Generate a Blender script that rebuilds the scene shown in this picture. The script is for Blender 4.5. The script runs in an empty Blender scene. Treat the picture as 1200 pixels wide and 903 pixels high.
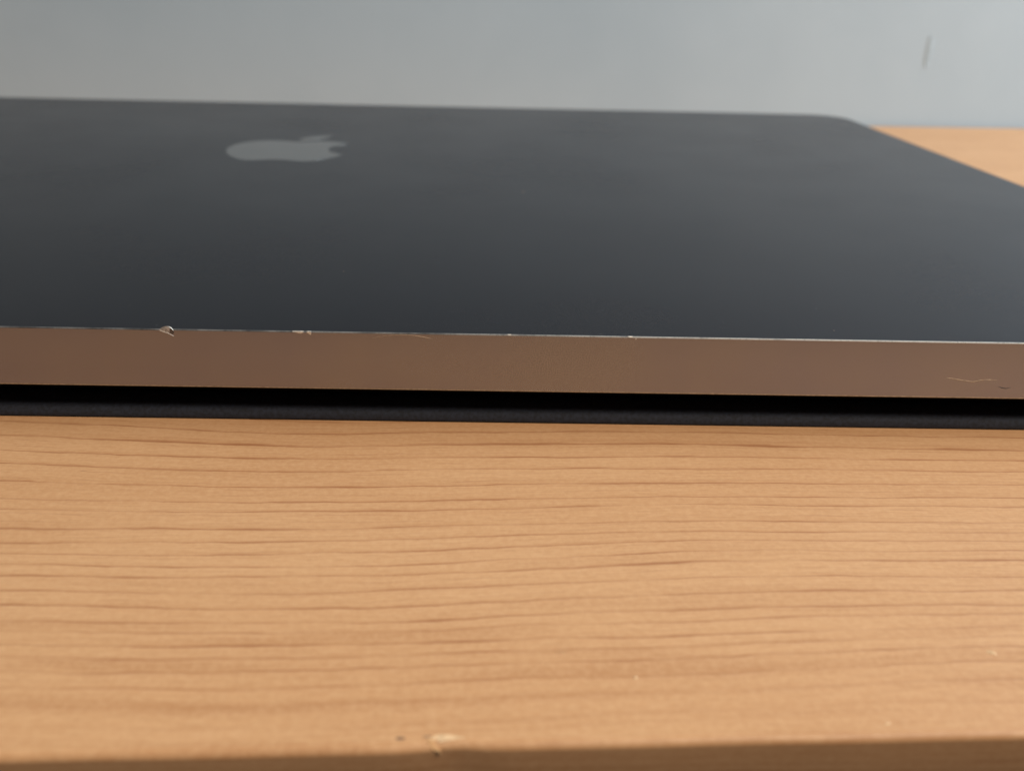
import bpy, bmesh, math, random
from mathutils import Vector, Matrix
random.seed(7)
S = bpy.context.scene
C = S.collection
MM = 0.001
TOP = 11.5            # height of the closed laptop's lid above the table, mm
YAW = math.atan(0.042)  # table and wall are turned a little against the laptop

# ------------------------------------------------------------ camera
cam_d = bpy.data.cameras.new('camera'); cam = bpy.data.objects.new('camera', cam_d); C.objects.link(cam)
fw = Vector((0.022898, 0.92532321, -0.3784873)); rt = Vector((0.99962805, -0.01558152, 0.02238262)); up = Vector((-0.01481375, 0.37885904, 0.92533582))
M = Matrix((rt, up, -fw)).transposed().to_4x4()
M.translation = Vector((44.393, -102.024, 35.71 + TOP)) * MM
cam.matrix_world = M
cam_d.sensor_width = 36; cam_d.lens = 1151.2 / 1200 * 36
cam_d.clip_start = 0.005; cam_d.clip_end = 50
cam_d.dof.use_dof = True; cam_d.dof.focus_distance = 0.106; cam_d.dof.aperture_fstop = 33
S.camera = cam

# ------------------------------------------------------------ light
w = bpy.data.worlds.new('World'); S.world = w; w.use_nodes = True
w.node_tree.nodes['Background'].inputs[0].default_value = (0.75, 0.85, 1.0, 1)
w.node_tree.nodes['Background'].inputs[1].default_value = 0.05

def area(name, loc, target, sx, sy, power, col):
    l = bpy.data.lights.new(name, 'AREA'); l.shape = 'RECTANGLE'; l.size = sx; l.size_y = sy; l.energy = power; l.color = col
    o = bpy.data.objects.new(name, l); C.objects.link(o); o.location = loc
    o.rotation_euler = (Vector(target) - Vector(loc)).to_track_quat('-Z', 'Y').to_euler()
    return o
area('room_lamp', (0.55, -0.60, 0.95), (0.05, 0.0, 0.0), 0.35, 0.35, 14.2, (1.0, 0.865, 0.715))
area('window_light', (0.80, 0.10, 0.34), (0.2, 0.15, 0.06), 0.34, 0.5, 8.2, (0.78, 0.92, 1.0))

S.view_settings.view_transform = 'Standard'; S.view_settings.look = 'None'
S.view_settings.exposure = 0.0; S.view_settings.gamma = 1.0
S.render.engine = 'CYCLES'
S.cycles.max_bounces = 5; S.cycles.diffuse_bounces = 3; S.cycles.glossy_bounces = 3; S.cycles.caustics_reflective = True

# ------------------------------------------------------------ node helpers
class N:
    def __init__(s, name):
        s.m = bpy.data.materials.new(name); s.m.use_nodes = True; s.t = s.m.node_tree
        s.b = s.t.nodes['Principled BSDF']
    def n(s, typ, **kw):
        x = s.t.nodes.new(typ)
        for k, v in kw.items():
            if k in ('ins',):
                for i, val in v.items(): s.set(x.inputs[i], val)
            else: setattr(x, k, v)
        return x
    def set(s, sock, v):
        if isinstance(v, bpy.types.NodeSocket): s.t.links.new(v, sock)
        else: sock.default_value = v
    def math(s, op, a, b=0.0, c=0.0, clamp=False):
        x = s.n('ShaderNodeMath', operation=op, use_clamp=clamp)
        s.set(x.inputs[0], a); s.set(x.inputs[1], b); s.set(x.inputs[2], c)
        return x.outputs[0]
    def mapr(s, v, a, b, c, d, smooth=True):
        x = s.n('ShaderNodeMapRange', interpolation_type='SMOOTHSTEP' if smooth else 'LINEAR')
        for i, val in enumerate((v, a, b, c, d)): s.set(x.inputs[i], val)
        return x.outputs[0]
    def noise(s, vec, scale, detail=3.0, rough=0.55, dim='3D'):
        x = s.n('ShaderNodeTexNoise', noise_dimensions=dim)
        s.set(x.inputs['Vector'], vec); x.inputs['Scale'].default_value = scale
        x.inputs['Detail'].default_value = detail; x.inputs['Roughness'].default_value = rough
        return x.outputs[0]
    def xyz(s, x, y, z):
        c = s.n('ShaderNodeCombineXYZ')
        for i, v in enumerate((x, y, z)): s.set(c.inputs[i], v)
        return c.outputs[0]
    def mix(s, f, a, b, mode='MIX'):
        x = s.n('ShaderNodeMix', data_type='RGBA', blend_type=mode)
        s.set(x.inputs[0], f); s.set(x.inputs[6], a); s.set(x.inputs[7], b)
        return x.outputs[2]
    def objmm(s):
        tc = s.n('ShaderNodeTexCoord')
        v = s.n('ShaderNodeVectorMath', operation='SCALE'); s.set(v.inputs[0], tc.outputs['Object']); v.inputs[3].default_value = 1000.0
        sp = s.n('ShaderNodeSeparateXYZ'); s.set(sp.inputs[0], v.outputs[0])
        return v.outputs[0], sp.outputs[0], sp.outputs[1], sp.outputs[2]
    def bump(s, h, strength, dist):
        x = s.n('ShaderNodeBump'); x.inputs['Strength'].default_value = strength; x.inputs['Distance'].default_value = dist
        s.set(x.inputs['Height'], h); s.set(s.b.inputs['Normal'], x.outputs[0])
    def P(s, **kw):
        for k, v in kw.items(): s.set(s.b.inputs[k.replace('_', ' ')], v)

def wood():
    k = N('pale_veneer'); v, X, Y, Z = k.objmm()
    Y = k.math('SUBTRACT', Y, Z)                                       # grain carries on round the front edge
    # slow wander of the growth lines
    lo = k.noise(k.xyz(k.math('MULTIPLY', X, 0.010), k.math('MULTIPLY', Y, 0.028), 3.1), 1.0, 2.0)
    mid = k.noise(k.xyz(k.math('MULTIPLY', X, 0.06), k.math('MULTIPLY', Y, 0.22), 7.7), 1.0, 3.0)
    fin = k.noise(k.xyz(k.math('MULTIPLY', X, 0.45), k.math('MULTIPLY', Y, 1.4), 1.3), 1.0, 2.0)
    # the shallow dip of the lines left of the middle
    g = k.math('DIVIDE', k.math('ADD', X, 20.0), 22.0); g = k.math('MULTIPLY', g, g)
    dip = k.math('MULTIPLY', k.math('POWER', 2.718, k.math('MULTIPLY', g, -1.0)), 1.3)
    tilt = k.math('MULTIPLY', k.math('MULTIPLY', X, 0.05), k.math('MULTIPLY', k.mapr(Y, 18.0, 52.0, 0.0, 1.0), k.mapr(Y, 60.0, 140.0, 1.0, 0.0)))
    vw = k.math('ADD', k.math('ADD', Y, dip), tilt)
    vw = k.math('ADD', vw, k.math('MULTIPLY', k.math('SUBTRACT', lo, 0.5), 5.0))
    vw = k.math('ADD', vw, k.math('MULTIPLY', k.math('SUBTRACT', mid, 0.5), 1.4))
    vw = k.math('ADD', vw, k.math('MULTIPLY', k.math('SUBTRACT', fin, 0.5), 0.22))
    sp = k.noise(k.xyz(0.0, k.math('MULTIPLY', vw, 0.16), 17.0), 1.0, 2.0)
    vw = k.math('ADD', vw, k.math('MULTIPLY', k.math('SUBTRACT', sp, 0.5), 3.6))
    vc = k.math('MINIMUM', vw, 45.0)
    ph = k.math('ADD', k.math('SUBTRACT', k.math('MULTIPLY', vc, 0.70), k.math('MULTIPLY', k.math('MULTIPLY', vc, vc), 0.0046)),
                k.math('MULTIPLY', k.math('SUBTRACT', vw, vc), 0.32))
    fr = k.math('FRACT', ph); idx = k.math('FLOOR', ph)
    # each line: a thin brown edge with a soft one-sided fade
    d = k.math('MINIMUM', fr, k.math('SUBTRACT', 1.0, fr))
    wid = k.noise(k.xyz(k.math('MULTIPLY', X, 0.12), k.math('MULTIPLY', Y, 0.5), 31.0), 1.0, 2.0)
    thin = k.mapr(d, 0.0, k.mapr(wid, 0.3, 0.7, 0.04, 0.14), 1.0, 0.0)
    soft = k.mapr(fr, 0.0, 0.42, 1.0, 0.0)
    brk = k.noise(k.xyz(k.math('MULTIPLY', X, 0.055), k.math('MULTIPLY', idx, 3.7), 0.0), 1.0, 3.0, 0.65)
    brk = k.mapr(brk, 0.34, 0.60, 0.12, 1.0)
    front = k.mapr(Y, 3.0, 11.0, 0.22, 1.0)
    thin = k.math('MULTIPLY', k.math('MULTIPLY', thin, brk), front)
    soft = k.math('MULTIPLY', soft, brk)
    ph2 = k.math('MULTIPLY', ph, 2.37); fr2 = k.math('FRACT', ph2); id2 = k.math('FLOOR', ph2)
    thin2 = k.mapr(k.math('MINIMUM', fr2, k.math('SUBTRACT', 1.0, fr2)), 0.0, 0.11, 1.0, 0.0)
    brk2 = k.noise(k.xyz(k.math('MULTIPLY', X, 0.11), k.math('MULTIPLY', id2, 5.3), 13.0), 1.0, 3.0, 0.7)
    thin2 = k.math('MULTIPLY', k.math('MULTIPLY', thin2, k.mapr(brk2, 0.44, 0.62, 0.0, 1.0)), front)
    # fibres, pores, broad tone
    fib = k.noise(k.xyz(k.math('MULTIPLY', X, 0.35), k.math('MULTIPLY', vw, 5.5), 0.0), 1.0, 4.0, 0.7)
    pore = k.noise(k.xyz(k.math('MULTIPLY', X, 0.9), k.math('MULTIPLY', vw, 6.0), 9.0), 1.0, 1.0)
    pore = k.mapr(pore, 0.70, 0.80, 0.0, 1.0)
    tone = k.noise(k.xyz(k.math('MULTIPLY', X, 0.02), k.math('MULTIPLY', Y, 0.07), 5.0), 1.0, 3.0)
    streak = k.noise(k.xyz(k.math('MULTIPLY', X, 0.03), k.math('MULTIPLY', vw, 0.55), 2.0), 1.0, 3.0)
    mott = k.noise(v, 1.6, 3.0, 0.7)
    base = k.mix(k.mapr(tone, 0.3, 0.7, 0.0, 1.0), (0.535, 0.290, 0.138, 1), (0.585, 0.332, 0.166, 1))
    base = k.mix(k.math('MULTIPLY', k.mapr(streak, 0.46, 0.70, 0.0, 0.50), k.mapr(Y, 6.0, 20.0, 1.8, 0.7)), base, (0.45, 0.225, 0.10, 1))
    base = k.mix(k.mapr(fib, 0.35, 0.70, 0.0, 0.45), base, (0.42, 0.215, 0.095, 1))
    base = k.mix(k.mapr(mott, 0.35, 0.7, 0.0, 0.32), base, (0.66, 0.41, 0.225, 1))
    base = k.mix(k.math('MULTIPLY', soft, 0.30), base, (0.42, 0.20, 0.082, 1))
    base = k.mix(k.math('MULTIPLY', pore, 0.35), base, (0.36, 0.17, 0.065, 1))
    base = k.mix(k.math('MULTIPLY', thin, 0.84), base, (0.29, 0.11, 0.042, 1))
    base = k.mix(k.math('MULTIPLY', thin2, 0.40), base, (0.31, 0.13, 0.055, 1))
    # dark pits here and there
    pit = k.noise(k.xyz(k.math('MULTIPLY', X, 0.35), k.math('MULTIPLY', Y, 1.3), 21.0), 1.0, 1.0)
    base = k.mix(k.mapr(pit, 0.78, 0.86, 0.0, 0.5), base, (0.20, 0.10, 0.05, 1))
    k.P(Base_Color=base, Roughness=k.mapr(fib, 0.3, 0.7, 0.42, 0.58, False)); k.b.inputs['Specular IOR Level'].default_value = 0.35
    h = k.math('SUBTRACT', k.math('MULTIPLY', fib, 0.25), k.math('ADD', k.math('MULTIPLY', thin, 0.6), k.math('MULTIPLY', pore, 0.4)))
    k.bump(k.math('ADD', h, k.math('MULTIPLY', mott, 0.15)), 0.2, 0.00005)
    return k.m

def wall_paint():
    k = N('wall_paint'); v, X, Y, Z = k.objmm()
    a = k.noise(v, 0.35, 4.0, 0.6); b = k.noise(v, 0.02, 3.0)
    k.P(Base_Color=k.mix(k.mapr(b, 0.3, 0.7, 0, 1), (0.358, 0.430, 0.495, 1), (0.383, 0.455, 0.520, 1)), Roughness=0.6)
    k.bump(k.math('ADD', a, k.math('MULTIPLY', b, 2.0)), 0.10, 0.0004)
    return k.m

def anodised(name, lo, hi, metal, graze=1.0):
    k = N(name); v, X, Y, Z = k.objmm()
    a = k.noise(v, 9.0, 2.0, 0.7); b = k.noise(v, 0.03, 4.0, 0.6)
    c = k.noise(v, 1.9, 1.0)
    col = k.mix(k.mapr(b, 0.3, 0.7, 0, 1), lo, hi)
    col = k.mix(k.mapr(c, 0.75, 0.82, 0, 0.4), col, (0.40, 0.40, 0.40, 1))      # dust
    k.P(Base_Color=col, Metallic=metal, Roughness=k.math('ADD', k.mapr(b, 0.3, 0.7, 0.23, 0.26), k.math('MULTIPLY', a, 0.03)))
    k.b.inputs['Specular Tint'].default_value = (graze, graze, min(1.0, graze * 1.02), 1)
    k.bump(a, 0.16, 0.00002)
    return k.m

def worn_glint_chamfer():
    k = N('worn_glint_metal'); v, X, Y, Z = k.objmm()
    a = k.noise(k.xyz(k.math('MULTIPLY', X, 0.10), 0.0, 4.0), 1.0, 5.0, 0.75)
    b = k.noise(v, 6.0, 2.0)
    lvl = k.math('ADD', a, k.mapr(X, 30.0, 100.0, 0.0, 0.20))  # bare metal thickens to the right, painting in the window's glint
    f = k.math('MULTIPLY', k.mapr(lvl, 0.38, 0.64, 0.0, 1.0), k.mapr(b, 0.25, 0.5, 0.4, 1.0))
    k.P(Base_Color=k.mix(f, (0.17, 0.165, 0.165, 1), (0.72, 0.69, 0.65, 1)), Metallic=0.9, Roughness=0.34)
    return k.m

def simple(name, col, metal=0.0, rough=0.5, nscale=3.0, amt=0.15, bump=0.0):
    k = N(name); v, X, Y, Z = k.objmm()
    a = k.noise(v, nscale, 3.0, 0.6)
    dark = tuple(c * (1 - amt) for c in col) + (1,); lite = tuple(min(1, c * (1 + amt)) for c in col) + (1,)
    k.P(Base_Color=k.mix(k.mapr(a, 0.3, 0.7, 0, 1), dark, lite), Metallic=metal, Roughness=rough)
    if bump: k.bump(a, 0.5, bump)
    return k.m

MAT = dict(wood=wood(), wall=wall_paint(), lid=anodised('lid_finish_lit_edge', (0.262, 0.255, 0.315, 1), (0.305, 0.292, 0.315, 1), 0.92),  # lighter, lit copy of the lid finish, for the edge
           cover=anodised('lid_finish_shaded_top', (0.0150, 0.0150, 0.021, 1), (0.0175, 0.0172, 0.023, 1), 0.97, 0.82), chamfer=worn_glint_chamfer(),  # same lid finish as the edge, with the top's shade painted in
           bare=simple('bare_aluminium', (0.66, 0.63, 0.59), 0.7, 0.45, 5.0, 0.2, 0.00005),
           dull=simple('dull_bare_aluminium', (0.40, 0.375, 0.36), 0.55, 0.5, 6.0, 0.4, 0.0002),
           scratch=simple('scratch_and_highlight_metal', (0.42, 0.33, 0.24), 0.7, 0.5, 4.0, 0.25),
           emblem=simple('polished_emblem', (0.19, 0.19, 0.188), 0.95, 0.18, 0.3, 0.04),
           hinge=simple('black_hinge_plastic', (0.006, 0.006, 0.007), 0.0, 0.7),
           rubber=simple('black_rubber', (0.012, 0.012, 0.012), 0.0, 0.8),
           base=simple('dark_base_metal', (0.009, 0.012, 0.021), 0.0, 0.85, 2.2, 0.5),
           rawwood=simple('torn_wood_fibre', (0.66, 0.44, 0.25), 0.0, 0.75, 2.5, 0.15, 0.0001),
           splinter=simple('wood_sliver', (0.60, 0.345, 0.16), 0.0, 0.7, 2.5, 0.15),
           hollow=simple('shaded_dent', (0.10, 0.08, 0.07), 0.5, 0.6, 6.0, 0.3),  # dark colour paints the shade inside the dent's hollow
           stain=simple('dark_wood_pit', (0.17, 0.095, 0.055), 0.0, 0.8, 2.5, 0.25),
           mark=simple('scuffed_paint', (0.325, 0.388, 0.44), 0.0, 0.7, 0.8, 0.12))

# ------------------------------------------------------------ mesh helpers
def mesh(name, verts, faces, mat, parent=None, smooth=False):
    me = bpy.data.meshes.new(name); me.from_pydata([tuple(c * MM for c in v) for v in verts], [], faces)
    bm = bmesh.new(); bm.from_mesh(me); bmesh.ops.recalc_face_normals(bm, faces=bm.faces); bm.to_mesh(me); bm.free()
    me.materials.append(MAT[mat])
    if smooth:
        for p in me.polygons: p.use_smooth = True
        me.set_sharp_from_angle(angle=math.radians(35))
    o = bpy.data.objects.new(name, me); C.objects.link(o)
    if parent: o.parent = parent
    return o
def rrect(x0, x1, y0, y1, r, n=12):
    pts = []
    for cx, cy, a0 in ((x1 - r, y1 - r, 0), (x0 + r, y1 - r, 90), (x0 + r, y0 + r, 180), (x1 - r, y0 + r, 270)):
        for i in range(n + 1):
            a = math.radians(a0 + 90 * i / n); pts.append((cx + r * math.cos(a), cy + r * math.sin(a)))
    return pts
def rings(name, rect, r, prof, mat, parent, caps=(True, True), smooth=False):
    """rounded rectangle stacked through (inset, z) rings"""
    V, F = [], []; n = None
    for ins, z in prof:
        p = rrect(rect[0] + ins, rect[1] - ins, rect[2] + ins, rect[3] - ins, max(0.2, r - ins)); n = len(p)
        V += [(x, y, z) for x, y in p]
    for k in range(len(prof) - 1):
        for i in range(n):
            j = (i + 1) % n; F.append((k * n + i, k * n + j, (k + 1) * n + j, (k + 1) * n + i))
    if caps[0]: F.append(tuple(range(n))[::-1])
    if caps[1]: F.append(tuple((len(prof) - 1) * n + i for i in range(n)))
    return mesh(name, V, F, mat, parent, smooth)
def empty(name, loc, rz=0.0):
    o = bpy.data.objects.new(name, None); C.objects.link(o); o.location = loc; o.rotation_euler = (0, 0, rz); o.empty_display_size = 0.02
    return o
def tag(o, label=None, cat=None, kind=None, group=None):
    for k, v in (('label', label), ('category', cat), ('kind', kind), ('group', group)):
        if v: o[k] = v
    return o

# ------------------------------------------------------------ wall
WY = 325.0                                          # wall plane in the table's own frame, mm from its front edge
TORG = Vector((46.2, -50.7, 0)) * MM
wall = mesh('wall', [(-1600, WY, -700), (1600, WY, -700), (1600, WY, 1900), (-1600, WY, 1900),
                     (-1600, WY + 60, -700), (1600, WY + 60, -700), (1600, WY + 60, 1900), (-1600, WY + 60, 1900)],
            [(0, 1, 2, 3), (4, 7, 6, 5), (3, 2, 6, 7), (0, 4, 5, 1), (0, 3, 7, 4), (1, 5, 6, 2)], 'wall')
wall.location = TORG; wall.rotation_euler = (0, 0, YAW)
tag(wall, 'plain pale blue-grey painted wall behind the table', None, 'structure')

# ------------------------------------------------------------ table
table = tag(empty('table', TORG, YAW), 'pale wooden table with fine brown grain lines and chipped front edge', 'table')
def tabletop():
    # long board; its front arris is softly rounded and slightly uneven
    xs = [-700, -400, -200] + [-120 + 1.5 * i for i in range(161)] + [200, 400, 700]
    prof = []
    for i in range(7):
        a = math.radians(90 * i / 6); prof.append((0.6 * (1 - math.sin(a)), -0.6 * (1 - math.cos(a))))
    V, F = [], []; n = len(prof) + 4
    for x in xs:
        e = 0.6 + 0.06 * math.sin(x * 0.13) + 0.03 * math.sin(x * 0.43 + 1)
        e += 0.45 * math.exp(-((x + 4.0) / 2.2) ** 2)                     # small missing bit of the edge
        row = [(x, WY - 1.5, -24), (x, WY - 1.5, 0), (x, 12, 0)] + [(x, y + e * 0.8, z) for y, z in prof] + [(x, 12.0, -24)]
        V += row; n = len(row)
    for k in range(len(xs) - 1):
        for i in range(n):
            j = (i + 1) % n; F.append((k * n + i, k * n + j, (k + 1) * n + j, (k + 1) * n + i))
    F.append(tuple(range(n))); F.append(tuple((len(xs) - 1) * n + i for i in range(n))[::-1])
    return mesh('tabletop', V, F, 'wood', table, True)
top = tabletop()
def blob(name, cx, cy, cz, rx, ry, rz, mat, parent, rot=0.0, n=9, jag=0.25):
    """small irregular lens-shaped flake"""
    V = [(0, 0, rz), (0, 0, -rz)]; F = []
    for k, (s, h) in enumerate(((0.62, 0.75), (1.0, 0.0))):
        for i in range(n):
            a = 2 * math.pi * i / n; q = s * (1 + random.uniform(-jag, jag))
            V.append((rx * q * math.cos(a), ry * q * math.sin(a), rz * h))
    for i in range(n):
        j = (i + 1) % n
        F += [(0, 2 + i, 2 + j), (2 + i, 2 + n + i, 2 + n + j, 2 + j), (1, 2 + n + j, 2 + n + i)]
    c, s = math.cos(rot), math.sin(rot)
    V = [(cx + x * c - y * s, cy + x * s + y * c, cz + z) for x, y, z in V]
    return mesh(name, V, F, mat, parent, True)
def splinter(path, rads, mat, parent, name='splinter'):
    V, F = [], []; n = 7
    for (x, y, z), r in zip(path, rads):
        for i in range(n):
            a = 2 * math.pi * i / n; q = r * (1 + random.uniform(-0.2, 0.2))
            V.append((x + q * math.cos(a), y + 0.6 * q * math.sin(a) * 0.7, z + q * math.sin(a) * 0.5))
    for k in range(len(path) - 1):
        for i in range(n):
            j = (i + 1) % n; F.append((k * n + i, k * n + j, (k + 1) * n + j, (k + 1) * n + i))
    F.append(tuple(range(n))[::-1]); F.append(tuple((len(path) - 1) * n + i for i in range(n)))
    return mesh(name, V, F, mat, parent, True)
blob('chip', -4.3, 1.3, 0.0, 1.15, 0.30, 0.03, 'rawwood', top, 0.03, 13, 0.35)['label'] = 'pale torn chip on the front edge'
splinter([(-5.5, 1.35, 0.0), (-5.3, 0.95, -0.03), (-5.0, 0.68, -0.35), (-4.7, 0.82, -0.9)], [0.08, 0.20, 0.22, 0.05], 'splinter', top)['label'] = 'pale splinter bent over the front edge'
blob('pit', -7.4, 1.35, 0.0, 0.30, 0.15, 0.006, 'stain', top); blob('pit', -5.6, 1.5, 0.0, 0.4, 0.08, 0.006, 'stain', top)
for x, y, rx, ry, ro in ((37.9, 9.2, 0.42, 0.25, -0.6), (9.6, 7.1, 0.16, 0.18, 0.0), (26.4, 1.7, 0.25, 0.10, 0.3)):
    blob('fleck', x, y, 0.0, rx, ry, 0.06, 'rawwood', top, ro)

# ------------------------------------------------------------ laptop (closed, its hinge side towards us)
lap = tag(empty('laptop', (0, 0, 0)), 'closed dark grey metal laptop with scuffed edge lying on the wooden table', 'laptop')
L = (-152, 152, 0, 212); CH = 0.14; LB = TOP - 6.73
lid = rings('lid', L, 11.0, [(3.0, LB), (CH, LB), (0.0, LB + CH), (0.0, TOP - CH), (0.0, TOP - CH)][0:4], 'lid', lap, (True, False))
# flat top sheet inside the chamfer
p = rrect(L[0] + CH, L[1] - CH, L[2] + CH, L[3] - CH, 11.0 - CH)
mesh('lid_cover', [(x, y, TOP) for x, y in p], [tuple(range(len(p)))], 'cover', lid)
rings('worn_glint_edge', L, 11.0, [(0.0, TOP - CH), (CH * 0.3, TOP - CH * 0.3), (CH, TOP)], 'chamfer', lid, (False, False))['label'] = 'thin worn line along the upper edge, with a glint painted in to the right'
rings('lower_highlight', L, 11.0, [(0.05, LB - 0.03), (-0.012, LB + 0.02), (-0.012, LB + 0.10), (0.05, LB + 0.13)], 'scratch', lid, (False, False))  # added pale strip: the lower edge's highlight painted as lighter metal

# emblem: fruit outline with a bite and a leaf, from cubic curves
def curves(start, segs, n=10):
    pts = [start]; cx, cy = start
    for a, b, c, d, e, f in segs:
        P0 = (cx, cy); P1 = (cx + a, cy + b); P2 = (cx + c, cy + d); P3 = (cx + e, cy + f)
        for i in range(1, n + 1):
            t = i / n; q = 1 - t
            pts.append(tuple(q**3 * P0[k] + 3*q*q*t * P1[k] + 3*q*t*t * P2[k] + t**3 * P3[k] for k in (0, 1)))
        cx, cy = P3
    return pts
body = curves((12.152, 6.896), [(-.948, 0, -2.415, -1.078, -3.96, -1.04), (-2.04, .027, -3.91, 1.183, -4.961, 3.014), (-2.117, 3.675, -.546, 9.103, 1.519, 12.09),
    (1.013, 1.454, 2.208, 3.09, 3.792, 3.039), (1.52, -.065, 2.09, -.987, 3.935, -.987), (1.831, 0, 2.35, .987, 3.96, .948), (1.637, -.026, 2.676, -1.48, 3.676, -2.948),
    (1.156, -1.688, 1.636, -3.325, 1.662, -3.415), (-.039, -.013, -3.182, -1.221, -3.22, -4.857), (-.026, -3.04, 2.48, -4.494, 2.597, -4.559),
    (-1.429, -2.09, -3.623, -2.324, -4.39, -2.376), (-2, -.156, -3.675, 1.09, -4.61, 1.09)])
leaf = curves((15.53, 3.83), [(.843, -1.012, 1.4, -2.427, 1.245, -3.83), (-1.207, .052, -2.662, .805, -3.532, 1.818), (-.78, .896, -1.454, 2.338, -1.273, 3.714), (1.338, .104, 2.715, -.688, 3.559, -1.701)])
V, F = [], []
for cont in (body, leaf):
    c = cont[:-1]; n = len(c); b0 = len(V)
    q = [(-1.9 + (x - 12.0) * 1.37, 108.0 + (24.0 - y) * 1.56) for x, y in c]
    V += [(x, y, TOP + 0.025) for x, y in q] + [(x, y, TOP - 0.05) for x, y in q]
    F.append(tuple(b0 + i for i in range(n)))
    F += [(b0 + i, b0 + (i + 1) % n, b0 + n + (i + 1) % n, b0 + n + i) for i in range(n)]
mesh('emblem', V, F, 'emblem', lid)['label'] = 'pale grey fruit-shaped emblem with a bite and a leaf'

# knocks and scratches on the rear edge
def dent():
    q = lambda a, b: (9.08 + (a - 530) / 159.0, TOP - (b - 232) / 147.0)
    rim = [q(*p) for p in ((405, 245), (440, 212), (490, 188), (535, 180), (580, 192), (598, 225), (585, 262), (570, 292), (520, 288), (460, 268))]
    V = [(9.0, -0.09, TOP + 0.02)] + [(x, -0.035 + random.uniform(-0.02, 0.02), z) for x, z in rim] + [(x * 0.9 + 0.9, 0.22, min(z, TOP + 0.1)) for x, z in rim]
    n = len(rim); F = []
    for i in range(n):
        j = (i + 1) % n; F += [(0, 1 + i, 1 + j), (1 + i, 1 + n + i, 1 + n + j, 1 + j)]
    F.append(tuple(range(1 + n, 1 + 2 * n)))
    d = mesh('dent', V, F, 'dull', lid); d['label'] = 'curled bare metal dent on the upper edge'
    scratch([q(*p) for p in ((405, 245), (470, 274), (545, 296), (600, 322), (648, 346))], 0.06, 'bare', 0.07)
    scratch([q(*p) for p in ((545, 184), (590, 195), (625, 218), (648, 250))], 0.07, 'bare', 0.07)
    h = [q(*p) for p in ((590, 215), (625, 225), (652, 262), (655, 300), (620, 312), (585, 290))]
    mesh('dent_hollow_shade', [(x, -0.045, z) for x, z in h] + [(x, 0.02, z) for x, z in h], [tuple(range(6))] + [(i, (i + 1) % 6, 6 + (i + 1) % 6, 6 + i) for i in range(6)], 'hollow', lid)
def scratch(pts, wd, mat='scratch', out=0.0):
    V, F = [], []
    for i, (x, z) in enumerate(pts):
        e = wd * (0.25 if i in (0, len(pts) - 1) else 1.0)
        V += [(x, 0.01, z - e), (x, -0.014 - out, z - e * .3), (x, -0.014 - out, z + e * .3), (x, 0.01, z + e)]
    for i in range(len(pts) - 1):
        for j in range(3): a = i * 4 + j; F.append((a, a + 1, a + 5, a + 4))
    return mesh('scratch', V, F, mat, lid)
def chip(x0, x1, h):
    n = 8; V, F = [], []
    for i in range(n + 1):
        t = i / n; x = x0 + (x1 - x0) * t; q = h * (0.35 + 0.65 * min(1, t * 1.6)) * (1 if t < 0.93 else 0.6) * random.uniform(0.85, 1.1)
        V += [(x, 0.16, TOP + 0.015), (x, 0.02, TOP + 0.02), (x, -0.03, TOP - 0.08), (x, -0.015, TOP - q), (x, 0.05, TOP - q)]
    for i in range(n):
        for j in range(4): a = i * 5 + j; F.append((a, a + 1, a + 6, a + 5))
    F += [tuple(range(5)), tuple(n * 5 + i for i in range(5))[::-1]]
    return mesh('chip', V, F, 'bare', lid)
chip(22.75, 23.95, 0.24); chip(24.3, 24.8, 0.36)
blob('chip', 60.45, -0.01, TOP - 0.28, 0.09, 0.03, 0.10, 'bare', lid)
for x in (46.3, 59.6): chip(x, x + random.uniform(0.4, 0.8), 0.10)
dent()
scratch([(95.9, TOP - 4.30), (96.8, TOP - 4.42), (98.0, TOP - 4.62), (99.0, TOP - 4.74), (99.9, TOP - 4.52), (100.3, TOP - 4.46)], 0.07)
scratch([(100.2, TOP - 4.46), (100.8, TOP - 4.47), (101.7, TOP - 4.46)], 0.06)
scratch([(101.9, TOP - 5.25), (102.4, TOP - 5.42), (102.9, TOP - 5.5), (103.4, TOP - 5.36)], 0.06, 'base')
scratch([(31.5 + 0.6 * i, TOP - 0.65 + 0.45 * math.sin(math.pi * i / 11)) for i in range(12)], 0.035)
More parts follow.
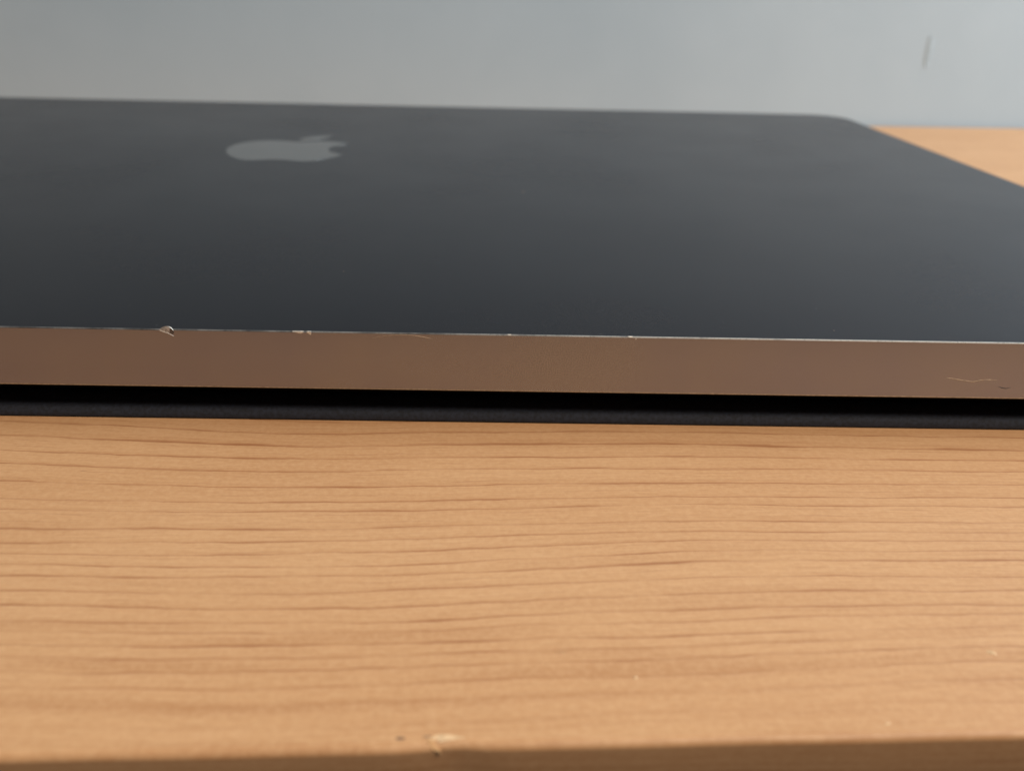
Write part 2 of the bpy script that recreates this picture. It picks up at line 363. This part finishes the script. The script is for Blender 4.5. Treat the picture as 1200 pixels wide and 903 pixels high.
for x, y, r in ((24.9, 24.2, 0.10), (50.1, 80, 0.22), (83.5, 3.2, 0.07)):
    blob('speck', x, y, TOP, r, r, 0.02, 'scratch', lid)

# hinge and base below the overhanging lid edge
V, F = [], []; n = 16
for x in (-128, 128):
    for i in range(n):
        a = 2 * math.pi * i / n; V.append((x, 7.0 + 1.9 * math.cos(a), 3.2 + 1.5 * math.sin(a)))
F = [(i, (i + 1) % n, n + (i + 1) % n, n + i) for i in range(n)] + [tuple(range(n)), tuple(range(n, 2 * n))]
mesh('hinge', V, F, 'hinge', lap, True)
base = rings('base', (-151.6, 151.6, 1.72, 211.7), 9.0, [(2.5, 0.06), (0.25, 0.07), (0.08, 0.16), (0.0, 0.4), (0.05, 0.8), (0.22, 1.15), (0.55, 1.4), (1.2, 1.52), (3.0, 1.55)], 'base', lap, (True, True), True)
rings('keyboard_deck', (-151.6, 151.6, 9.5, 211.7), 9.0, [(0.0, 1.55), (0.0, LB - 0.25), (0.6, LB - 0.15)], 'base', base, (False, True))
for fx, fy in ((-130, 24), (130, 24), (-130, 196), (130, 196)):
    V = [(fx + 6 * math.cos(2*math.pi*i/16), fy + 6 * math.sin(2*math.pi*i/16), z) for z in (0.005, 0.2) for i in range(16)]
    mesh('rubber_foot', V, [(i, (i+1) % 16, 16 + (i+1) % 16, 16 + i) for i in range(16)] + [tuple(range(16)), tuple(range(16, 32))], 'rubber', base)

# ------------------------------------------------------------ small knock in the wall paint
def wall_mark():
    V, F = [], []; n = 14
    for i in range(n + 1):
        t = i / n; z = 32.5 - 11.0 * t; x = 173.6 + 0.3 * t + 0.3 * math.sin(t * 5); wd = 1.5 * math.sin(math.pi * min(1, t * 0.9 + 0.08)) ** 0.8 + 0.12
        V += [(x - wd, WY - 0.02, z), (x - wd * 0.3, WY - 0.22, z), (x + wd * 0.2, WY - 0.2, z), (x + wd * 0.9, WY - 0.02, z)]
    for i in range(n):
        for j in range(3): a = i * 4 + j; F.append((a, a + 1, a + 5, a + 4))
    return mesh('paint_knock', V, F, 'mark', wall, True)
wall_mark()
